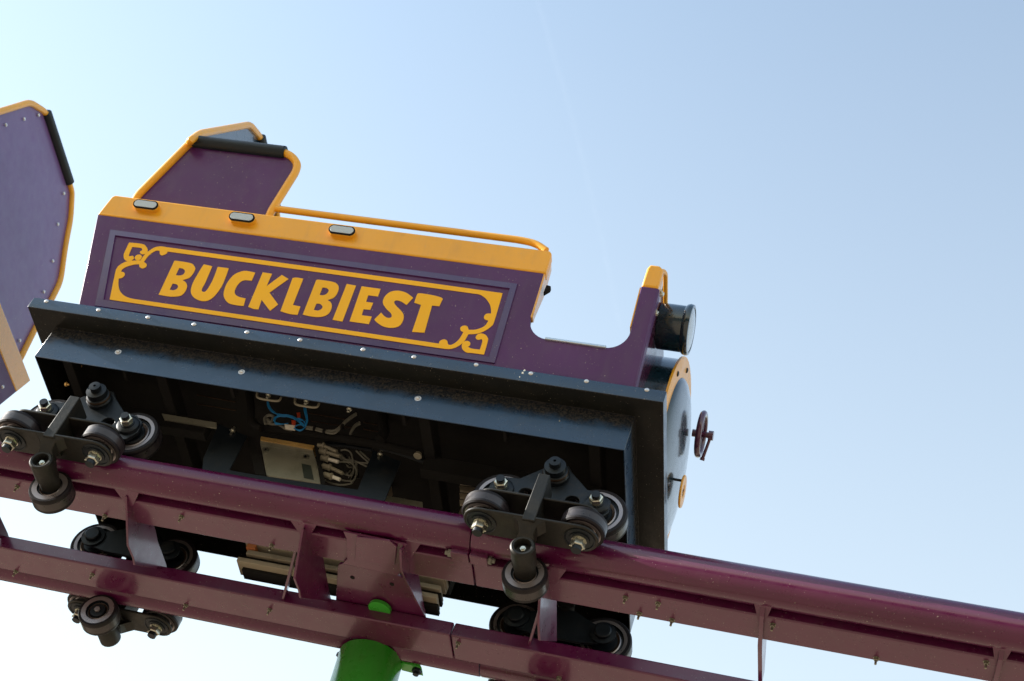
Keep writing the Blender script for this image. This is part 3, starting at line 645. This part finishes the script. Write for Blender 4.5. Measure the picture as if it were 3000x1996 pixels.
# cab front, boiler, smokebox door, lamp, handwheel
XD = -.822; ZD = 3.83; RD = .388; ZH = 3.985
bm = NB(); XW = -.922
wall = [(3.70,3.62),(3.60,4.02),(3.585,4.10),(3.62,4.135)]
wp = [Vector((XW, a, b)) for a, b in wall]; wp = wp+[mir(p) for p in wp[::-1]]
prism(bm, wp, (.012, 0, 0)); obj('cab_front', bm, MAROON2, L)
for mr in (False, True):
    pth = [Vector((-.93, 3.575, 4.06)), Vector((-.915, 3.578, 4.125)), Vector((-.906, 3.61, 4.155)), Vector((-.906, 3.775, 4.150)), Vector((-.925, 3.79, 4.12))]
    if mr: pth = [mir(p) for p in pth]
    bm = NB(); tube(bm, fillet(pth, .03, 6), .0095); obj('grab_handle', bm, YELLOW, L)
def clip_low(b, z=3.6165):
    g = b.verts[:]+b.edges[:]+b.faces[:]
    bmesh.ops.remove_doubles(b, verts=b.verts, dist=1e-6)
    g = b.verts[:]+b.edges[:]+b.faces[:]
    r = bmesh.ops.bisect_plane(b, geom=g, plane_co=(0,0,z), plane_no=(0,0,1), clear_inner=True)
    return b
bm = NB(); lathe(bm, (XW, YC, ZD), (1,0,0), [(RD-.012,0),(RD-.012,(XD-XW)-.012),(RD-.010,(XD-XW)-.010)], 96); clip_low(bm); obj('boiler', bm, BLACKCL, L)
bm = NB(); lathe(bm, (XD-.010, YC, ZD), (1,0,0), [(RD-.02,0),(RD,.001),(RD,.009),(RD-.002,.010),(RD-.080,.0102),(RD-.082,.002)], 96); clip_low(bm); obj('smokebox_ring', bm, YELLOW, L)
bm = NB(); prof = [(RD-.078, .0)]
for k in range(1, 11):
    a = k/10*math.pi/2; prof.append(((RD-.078)*math.cos(a), .048*math.sin(a)))
lathe(bm, (XD, YC, ZD), (1,0,0), prof, 96); clip_low(bm); door = obj('smokebox_door', bm, BLACKCL, L)
for a in range(0, 360, 36):
    a = math.radians(a+14); p = Vector((XD+.0002, YC+(RD-.04)*math.cos(a), ZD+(RD-.04)*math.sin(a)))
    if p.z < 3.64: continue
    bm = NB(); dome(bm, p, (1,0,0), .0105, .006, 16); obj('ring_bolt', bm, CASTB, L)
hx = -.739
bm = NB(); ring = [Vector((hx, YC+.078*math.cos(k*math.pi/24), ZH+.005+.078*math.sin(k*math.pi/24))) for k in range(48)]
tube(bm, ring, .0115, 16, closed=True)
for k in range(4):
    a = math.radians(40+90*k); cyl(bm, (hx, YC, ZH+.005), (hx, YC+.075*math.cos(a), ZH+.005+.075*math.sin(a)), .006, 12)
hw = obj('handwheel', bm, MAROON2, L)
bm = NB(); cyl(bm, (XD+.05, YC, ZH+.005), (hx-.012, YC, ZH+.005), .014, 20); cyl(bm, (hx-.03, YC, ZH+.005), (hx+.035, YC, ZH+.005), .011, 20); cyl(bm, (hx+.028, YC, ZH+.005), (hx+.046, YC, ZH+.005), .018, 20)
obj('wheel_hub', bm, MAROON2, hw)
bm = NB(); cyl(bm, (hx+.037, YC, ZH+.0), (hx+.02, YC+.055, ZH-.06), .0055, 12, r2=.0065); cyl(bm, (hx+.02, YC+.055, ZH-.06), (hx+.018, YC+.062, ZH-.068), .009, 12); obj('handle_lever', bm, MAROON2, hw)
# oval emblem plate on a stand-off
bm = NB(); ep = onX((1996,1440), -.752)
lathe(bm, ep, (1,0,0), [(.026,.0),(.058,.0),(.060,.002),(.060,.006),(.058,.008),(.026,.008),(.024,.006),(.024,.002)], 48, cap=False)
lathe(bm, ep, (1,0,0), [(.016,.002),(.016,.006)], 20)
for k in range(3):
    a = math.radians(90+120*k); prism(bm, [ep+Vector((.002, .030*math.cos(a)-.006*math.sin(a), .030*math.sin(a)+.006*math.cos(a))), ep+Vector((.002, .030*math.cos(a)+.006*math.sin(a), .030*math.sin(a)-.006*math.cos(a))), ep+Vector((.002, .006*math.sin(a), -.006*math.cos(a))), ep+Vector((.002, -.006*math.sin(a), .006*math.cos(a)))], (.004, 0, 0))
em = obj('emblem_plate', bm, YELLOW, door)
bm = NB(); cyl(bm, ep+Vector((-.035,-.035,.02)), ep+Vector((.0,-.035,.02)), .005, 12); obj('stand_off', bm, CAST, door)
# head lamp on the near side of the cab front
for mr in (False,):
    LX0, LX1, LZ = -.908, -.792, 4.062; LY = 3.782 if not mr else 2*YC-3.782
    bm = NB(); lathe(bm, (LX0, LY, LZ), (1,0,0), [(.082,0),(.084,.004),(.084,LX1-LX0-.028),(.090,LX1-LX0-.022),(.093,LX1-LX0-.012),(.090,LX1-LX0-.001),(.086,LX1-LX0),(.080,LX1-LX0),(.080,LX1-LX0-.006)], 64); hl = obj('headlamp', bm, BLACKCL, L)
    bm = NB(); lathe(bm, (LX1-.006, LY, LZ), (1,0,0), [(.079,0),(.079,.004),(.06,.008),(.035,.011),(.001,.012)], 48); obj('lamp_lens', bm, LENS, hl)
for q in ((1140,432),(1098,578)):
    p = onX(k3(*q), -.900); bm = NB(); hexnut(bm, p, (0,-1,0), .012, .012); cyl(bm, p, p+Vector((0,-.022,0)), .006, 10); obj('cab_bolt', bm, ZINC, L)

# chipped paint spots
def chip(px, pl, sz, par, n=7, mt=None):
    u = Vector((1,0,0)); c = pl(px); bm = NB(); pts = []
    v = Vector((0,0,1))
    for k in range(n):
        a = 2*math.pi*k/n; r = sz*random.uniform(.45, 1); pts.append(c+u*math.cos(a)*r+v*math.sin(a)*r*1.3)
    prism(bm, pts, (0,-.0006,0)); obj('paint_chip', bm, mt or RIVET, par, smooth=False)
for q, z_ in (((1207,853),.006),((1203,859),.005),((1196,868),.003)): chip(s2(*q), lambda p: onY(p, Y0), z_, SK, mt=WHITEP)
for q, z_ in (((1288,969),.004),((700,822),.003),((560,800),.003)): chip(s2(*q), lambda p: onY(p, y0), z_, SK, mt=PLASTIC)
# bogies
for xb, o in ((-1.095,-1), (-2.78,-1), (-1.095,1), (-2.79,1)): bogie(L, xb, o)
for xb in (-1.095, -2.785):
    bm = NB(); cyl(bm, (xb, YN-.03, 3.318), (xb, YF+.03, 3.318), .026, 20); box(bm, (xb-.04, 3.98, 3.29), (xb+.04, 4.48, 3.36)); obj('axle_beam', bm, UNDER, L, bevel=.004)

# chassis and the gear hung under the floor
c7 = crop(600, 1050, 700/1829); c8 = crop(730, 1130, 400/2091)
bm = NB(); box(bm, (-3.0, 4.00, 3.40), (-2.45, 4.045, 3.47)); box(bm, (-1.62, 4.00, 3.40), (-.98, 4.045, 3.47)); box(bm, (-3.0, 4.42, 3.40), (-.98, 4.46, 3.47))
for x in (-3.0, -2.62, -1.62, -1.02): box(bm, (x, 3.78, 3.455), (x+.04, 4.68, 3.52))
obj('chassis_frame', bm, UNDER, L, bevel=.003)
bm = NB()
for x in (-2.72, -2.30, -1.66, -1.30): box(bm, (x, 3.746, 3.41), (x+.012, 3.80, 3.60))
box(bm, (-3.05, 3.80, 3.52), (-.90, 3.812, 3.60)); obj('skirt_stay', bm, UNDER, L, bevel=.002)
yp = 4.03
def onpl(c, pts, Yv): return [onY(c(*p), Yv) for p in pts]
bm = NB(); prism(bm, onpl(c7, [(105,500),(325,595),(190,855),(380,890),(1170,1005),(1285,720),(1285,700),(1500,790),(1380,1085),(1350,1140),(-30,920),(-10,760)], 3.99), (0, .005, 0)); obj('mounting_plate', bm, CASTB, L, bevel=.001)
for q in ((217,548),(1345,730)):
    p = onY(c7(*q), 3.985); bm = NB(); cyl(bm, p+Vector((0,.0,.012)), p+Vector((0,0,-.022)), .005, 12); hexnut(bm, p+Vector((0,0,.0)), (0,0,-1), .011, .009); obj('mounting_bolt', bm, ZINC, L)
bm = NB(); prism(bm, onpl(c7, [(425,640),(830,705),(905,960),(470,895)], 4.02), (0, .07, 0)); eb = obj('junction_box', bm, EBOX, L, bevel=.002)
bm = NB(); prism(bm, onpl(c7, [(430,598),(838,668),(825,692),(425,622)], 4.012), (0, .05, .0)); obj('lid_edge', bm, BRASS, eb)
bm = NB(); prism(bm, onpl(c7, [(425,626),(828,694),(828,730),(425,662)], 4.018), (0, .06, .0)); obj('lid_rail', bm, EBOX, eb)
for q in ((467,703),(773,757)):
    p = onY(c7(*q), 4.018); bm = NB(); lathe(bm, p, (0,-1,0), [(.0115,0,0),(.0115,.003,0),(.0045,.0032,1),(.0045,.001,1)], 20); obj('box_screw', bm, [ZINC, UNDER], eb)
bm = NB(); prism(bm, onpl(c7, [(740,805),(812,820),(835,930),(758,915)], 4.0185), (0, .001, 0)); obj('nameplate', bm, LABELM, eb)
bm = NB(); prism(bm, onpl(c7, [(320,590),(375,600),(470,895),(385,885)], 4.015), (0, .02, 0)); obj('box_bracket', bm, UNDER, L); bm = NB(); prism(bm, onpl(c7, [(838,670),(862,675),(925,965),(885,960)], 4.01), (0, .03, 0)); obj('box_bracket', bm, UNDER, L)
# cable glands and plugs
gl = [((1050,915),(1150,930),(1340,1010)), ((1075,1000),(1190,1025),(1385,1085)), ((1100,1105),(1215,1125),(1365,1170)), ((1120,1230),(1255,1260),(1430,1345)), ((1145,1360),(1280,1400),(1390,1440))]
for i, (a, b, c) in enumerate(gl):
    a, b, c = (onY(c8(*q), 4.03) for q in (a, b, c)); bm = NB()
    cyl(bm, a, b, .0105 if i > 0 else .008, 12); lathe(bm, b-(b-a)*.3, b-a, [(.012,0),(.013,.002),(.013,.007),(.010,.009)], 8)
    g = obj('cable_gland', bm, PLASTIC, L)
    bm = NB(); cyl(bm, b, c, .0068, 12); obj('cable_plug', bm, WHITEP if i in (2, 4) else PLASTIC, g)
def cable(pts, Yv, r, mt, c=c8, nm='cable', par=None):
    P = [onY(c(q[0], q[1]), Yv+(q[2] if len(q) > 2 else 0)) for q in pts]
    out = []
    for i in range(len(P)-1):
        p0, p1, p2, p3 = P[max(i-1,0)], P[i], P[i+1], P[min(i+2, len(P)-1)]
        for k in range(6):
            t = k/6; out.append(p1*1.0+(p2-p0)*.5*t+(p0*2-p1*5+p2*4-p3)*.5*t*t+(p1*3-p0-p2*3+p3)*.5*t**3)
    out.append(P[-1]); bm = NB(); tube(bm, out, r, 10); return obj(nm, bm, mt, par or L)
for pts in ([(1340,1010),(1450,1110),(1560,1165),(1700,1180),(1820,1190)], [(1385,1085),(1480,1130),(1600,1150),(1800,1240)], [(1365,1170),(1550,1180),(1640,1290),(1620,1420),(1560,1480)],
            [(1430,1345),(1560,1380),(1600,1300),(1590,1180),(1560,1040),(1480,985),(1400,995)], [(1390,1440),(1500,1460),(1600,1450),(1650,1330),(1630,1180)], [(1150,1440),(1250,1490),(1400,1520),(1560,1500),(1600,1440)],
            [(1640,1000),(1740,1100),(1830,1180)], [(1700,1010),(1790,1090),(1850,1150)]):
    cable(pts, 4.06+random.uniform(-.01,.01), .0032, GREY)
for k in range(7):
    x0_ = 1230+k*60; cable([(x0_,985+k*22),(x0_+90,1040+k*60),(1500+k*18,1150+k*35),(1610+k*8,1300-k*20),(1560-k*12,1480-k*25)], 4.085+k*.003, .0030, GREY if k % 2 else UNDERL)
for a_, b_ in (((1150,880),(1480,905)),((1160,895),(1880,985))): cable([a_, ((a_[0]+b_[0])/2,(a_[1]+b_[1])/2-12), b_], 4.05, .006, CASTB, nm='conduit')
for dy in (0, 26):
    cable([(870,630+dy),(1000,650+dy),(1150,685+dy),(1300,690+dy*1.6),(1400,620+dy),(1500,520+dy),(1640,420+dy)], 3.97, .0045, GREY)
    cable([(1545,750),(1580,660+dy),(1640,590+dy),(1700,560+dy)], 3.99, .0042, GREY)
cable([(250,590),(240,500),(300,455),(370,480),(330,560),(280,520)], 3.98, .0055, GREY)
cable([(250,560),(330,590),(450,600),(560,660),(660,680)], 3.985, .0055, GREY)
for a_ in (0, 10, 20, 30):
    cable([(275+a_*.5,235),(290+a_,330),(360+a_,410),(480,440+a_),(600,450+a_),(720,500+a_),(840,600+a_)], 3.965, .0018, BLUEW, nm='wire')
    cable([(835+a_,320),(850+a_,420),(875+a_*.7,530),(860,630),(780,680+a_*.5),(680,650)], 3.962, .0018, BLUEW, nm='wire')
    cable([(480,440+a_),(380+a_,500),(400,560+a_),(520,590),(600,580)], 3.968, .0018, BLUEW, nm='wire')
    cable([(690,520),(760,500+a_),(830,540),(860,600+a_*.4),(760,600),(680,620+a_)], 3.966, .0017, BLUEW, nm='wire')
bm = NB(); prism(bm, onpl(c8, [(540,590),(700,610),(690,650),(545,625)], 3.96), (0,.015,0)); obj('terminal_block', bm, WHITEP, L)
bm = NB(); prism(bm, onpl(c8, [(645,530),(710,535),(700,585),(650,575)], 3.955), (0,.012,0)); prism(bm, onpl(c8, [(725,415),(780,410),(775,480),(735,480)], 3.975), (0,.012,0)); obj('wire_connector', bm, REDW, L)
for q in ((1000,655),(1148,700),(1425,630)):
    p = onY(c8(*q), 3.966); bm = NB(); lathe(bm, p-Vector((.003,0,0)), (1,0,0), [(.011,0),(.011,.006)], 14); obj('cable_tie', bm, UNDER, L)
# seams and ribs of the black lining, a pale grease cap
for c_, a, b in ((c8,(900,420),(1520,525)),(c8,(950,540),(1560,645)),(c8,(1750,560),(2140,640)),(c8,(1750,665),(2140,740)),(c7,(-60,280),(235,335)),(c7,(-60,350),(240,400)),(c7,(-100,250),(235,300))):
    bm = NB(); tube(bm, [onY(c_(*a), 4.02), onY(c_(*b), 4.02)], .0022, 8); obj('lining_seam', bm, RUST, L)
bm = NB(); p_ = onY(c7(1640,725), 3.985); lathe(bm, p_, (0,0,-1), [(.008,0),(.012,.004),(.016,.016),(.014,.018)], 20); obj('grease_cap', bm, PLASTIC, L)
cable([(2010,960),(2200,1000),(2500,1100),(2800,1210),(3000,1290)], 4.02, .009, CASTB, nm='brake_rod')
# bent wire guards peeping below the skirt
for xx in (0, 580):
    cable([(125+xx,100+xx*.17),(130+xx,180+xx*.17),(250+xx,215+xx*.17),(440+xx,235+xx*.17),(490+xx,180+xx*.17)], 3.80, .0042, PLASTIC, nm='wire_guard')
for q in ((300,140),(880,235),(1540,350)):
    p = onY(c8(*q), 3.79); bm = NB(); cyl(bm, p, p+Vector((0,0,-.016)), .005, 10); hexnut(bm, p, (0,0,-1), .01, .007); obj('floor_bolt', bm, ZINC, L)
c6 = crop(0, 800, 300/1120)
for q in ((715,1215),(850,1015)):
    p = onY(c6(*q), 3.86); bm = NB(); cyl(bm, p, p+Vector((.016,0,0)), .004, 10); hexnut(bm, p, (1,0,0), .0085, .007); obj('floor_bolt', bm, BRASS, L)
# hose-like dark bumper tube beneath the cables
cable([(60,560),(160,650),(600,690),(1050,760),(1500,820),(2000,900),(2400,1000),(2700,1060)], 4.0, .016, UNDER, nm='rubber_seal')
cable([(0,120),(30,330),(30,520),(80,620),(180,660)], 3.97, .014, UNDER, nm='rubber_seal')
cable([(1950,280),(2030,420),(2050,600),(2060,720),(2000,830)], 3.97, .02, UNDER, nm='rubber_seal')
# pale grille low in the floor, seen through the frame
bm = NB()
for k in range(4):
    a = [onY(c5(180, 405+k*80), 4.14), onY(c5(370, 425+k*80), 4.14), onY(c5(370, 475+k*80), 4.14), onY(c5(185, 455+k*80), 4.14)]
    prism(bm, a, (0, .01, 0))
obj('floor_grille', bm, FINM, L)
bm = NB(); prism(bm, onpl(c7, [(1380,1050),(1665,1100),(1668,1145),(1370,1090)], 4.12), (0,.01,0)); obj('floor_plate', bm, EBOX, L)
bm = NB(); prism(bm, onpl(crop(0,850,700/1568), [(1060,810),(1420,870),(1420,905),(1080,850)], 3.992), (0,.006,0)); obj('floor_plate', bm, EBOX, L)
# magnet stack hanging between the rails
def scl(b):
    for v_ in b.verts: v_.co *= 1.036
fx0 = -2.18; fx1 = -1.44
stack = NB(); prism(stack, [(fx0+.01, 4.19, 3.10), (fx1, 4.19, 3.10), (fx1, 4.19, 3.17), (fx0+.01, 4.19, 3.17)], (0,.09,0)); scl(stack); ms = obj('magnet_carrier', stack, UNDER, L)
for z_, a_, m_ in ((3.088, 0, FINM), (3.045, .02, FINM), (3.008, .0, FINM)):
    bm = NB(); box(bm, (fx0+a_, 4.17, z_-.010), (fx1-.005, 4.25, z_+.008)); scl(bm); obj('magnet_fin', bm, m_, ms, bevel=.002)
bm = NB(); box(bm, (fx0+.012, 4.165, 3.058), (fx0+.045, 4.24, 3.075)); scl(bm); obj('copper_block', bm, FINO, ms)
bm = NB(); box(bm, (fx0+.02, 4.185, 3.02), (fx1, 4.245, 3.034)); box(bm, (fx0+.02, 4.2, 2.985), (fx1, 4.25, 2.998)); scl(bm); obj('spacer', bm, UNDER, ms)
bm = NB()
for x in (fx0+.03, -1.82, fx1-.05): box(bm, (x, 4.18, 3.085), (x+.05, 4.235, 3.46))
scl(bm); obj('magnet_hanger', bm, FINM, ms, bevel=.002)

# ---- second car
K = thing('ride_car', 'second purple coaster car cut off at the left edge, riveted back panel', 'coaster car', (-4.9, YC, RZ+.06), 'coaster cars of one train')
XB = -3.78
bm = NB()
def Yh(z): return .44+.30*(z-4.06)
def trap(za, zb, x): return [Vector((x, YC-Yh(za), za)), Vector((x, YC+Yh(za), za)), Vector((x, YC+Yh(zb), zb)), Vector((x, YC-Yh(zb), zb))]
fp = obj('front_panel', prism(NB(), trap(3.60, 4.012, XB), (-.02,0,0)), PURPLE, K, bevel=.003)
obj('front_band', prism(NB(), trap(4.008, 4.117, XB+.004), (-.05,0,0)), YELLOWG, K, bevel=.006, seg=3)
for q in ((28/3.733, 800+1245/3.733),):
    bm = NB(); dome(bm, onX(q, XB), (1,0,0), .009, .006, 14); obj('rivet', bm, RIVET, fp)
Rr2, bp2, _ = hood(K, -3.87)
kq = crop(0, 280, 300/1568)
for q in [kq(92,450), kq(372,360), kq(592,300), kq(980,1500), (50+.4464*0+120, 657), (155, 765), (129, 855), (58, 998), (95, 908)]:
    r_ = ray(*q); p = r_*((-3.868+HK*4.1)/(r_.x+HK*r_.z)); bm = NB(); dome(bm, p, (1,0,0), .0085, .005, 14); obj('rivet', bm, RIVET, bp2)
for mr in (False, True):
    f = mir if mr else Vector
    pts = [Vector((XB-.02, YC-Yh(3.62), 3.62)), Vector((XB-.02, YC-Yh(4.02), 4.02)), Vector((-6.0, YC-Yh(4.02)-.08, 4.02)), Vector((-6.0, YC-Yh(3.62)-.08, 3.62))]
    bm = NB(); prism(bm, [f(p) for p in pts], (0, .02 if not mr else -.02, 0)); obj('side_panel', bm, PURPLE, K)
    pts = [Vector((XB-.02, YC-Yh(4.02), 4.02)), Vector((XB-.02, YC-Yh(4.11), 4.11)), Vector((-6.0, YC-Yh(4.11)-.08, 4.11)), Vector((-6.0, YC-Yh(4.02)-.08, 4.02))]
    bm = NB(); prism(bm, [f(p) for p in pts], (0, .03 if not mr else -.03, 0)); obj('side_band', bm, YELLOW, K, bevel=.004)
bm = NB(); box(bm, (-6.0, YC-.46, 3.56), (XB-.12, YC+.46, 3.61)); obj('floor_pan', bm, UNDER, K)
for xs in (-4.05, -5.0):
    bm = NB(); prism(bm, [(xs, 3.85, 3.62), (xs, 3.85, 4.5), (xs-.06, 3.85, 4.5), (xs-.08, 3.85, 3.62)], (0, .76, 0)); 
    if xs < -4.5: obj('seat', bm, SEAT, K, bevel=.02)
    else: bm.free()
bm = NB(); box(bm, (-6.0, 4.0, 3.42), (-4.0, 4.05, 3.5)); box(bm, (-6.0, 4.42, 3.42), (-4.0, 4.46, 3.5)); obj('chassis_frame', bm, UNDER, K)
for xb, o in ((-5.6,-1), (-5.6,1)): bogie(K, xb, o)
bm = NB(); cyl(bm, (-5.6, YN-.03, 3.318), (-5.6, YF+.03, 3.318), .026, 20); obj('axle_beam', bm, UNDER, K)
# coupling bar between the cars
t = thing('coupling_bar', 'dark steel coupling bar joining the two coaster cars above the track', 'coupling', (-3.6, YC, 3.40))
bm = NB(); cyl(bm, (-3.04, YC, 3.42), (-4.0, YC, 3.45), .022, 20); obj('draw_bar', bm, CASTB, t)
bm = NB(); lathe(bm, (-3.5, YC, 3.433), (1,0,0), [(.03,0),(.034,.01),(.034,.06),(.03,.07)], 24); obj('joint_sleeve', bm, CAST, t)

# ---------------------------------------------------------------- contrail, high above
def contrail():
    global ORG
    H = 2600.0
    a = onZ((1560,-40), H); b = onZ((1815,900), H); ORG = Vector((a+b)*.5)
    t = bmesh.new(); n = 60; P = []
    for i in range(n+1):
        s = i/n; px = 1560+255*s+18*math.sin(s*3.1)*(1) - 12*math.sin(s*math.pi)*0; py = -40+1000*s
        p = onZ((px, py), H); p += Vector((random.uniform(-1,1), random.uniform(-1,1), random.uniform(-1,1)))*1.2
        P.append(p)
    tube(t, P, 7, 12)
    M = bpy.data.materials.new('ice_cloud'); M.use_nodes = True; T = M.node_tree; T.nodes.clear()
    out = T.nodes.new('ShaderNodeOutputMaterial'); mx = T.nodes.new('ShaderNodeMixShader'); tr_ = T.nodes.new('ShaderNodeBsdfTransparent'); df = T.nodes.new('ShaderNodeBsdfTranslucent')
    df.inputs[0].default_value = (.95,.95,.95,1)
    lw = T.nodes.new('ShaderNodeLayerWeight'); lw.inputs['Blend'].default_value = .5
    no = T.nodes.new('ShaderNodeTexNoise'); no.inputs['Scale'].default_value = .02; tc = T.nodes.new('ShaderNodeTexCoord'); T.links.new(tc.outputs['Object'], no.inputs['Vector'])
    m1 = T.nodes.new('ShaderNodeMath'); m1.operation = 'SUBTRACT'; m1.inputs[0].default_value = 1; T.links.new(lw.outputs['Facing'], m1.inputs[1])
    m2 = T.nodes.new('ShaderNodeMath'); m2.operation = 'MULTIPLY'; T.links.new(m1.outputs[0], m2.inputs[0]); T.links.new(no.outputs['Fac'], m2.inputs[1])
    m3 = T.nodes.new('ShaderNodeMath'); m3.operation = 'MULTIPLY'; m3.inputs[1].default_value = .007; T.links.new(m2.outputs[0], m3.inputs[0])
    T.links.new(m3.outputs[0], mx.inputs[0]); T.links.new(tr_.outputs[0], mx.inputs[1]); T.links.new(df.outputs[0], mx.inputs[2]); T.links.new(mx.outputs[0], out.inputs[0])
    o = obj('contrail', t, M); tag(o, 'faint thin white vapour trail crossing the pale blue sky', 'contrail')
contrail()
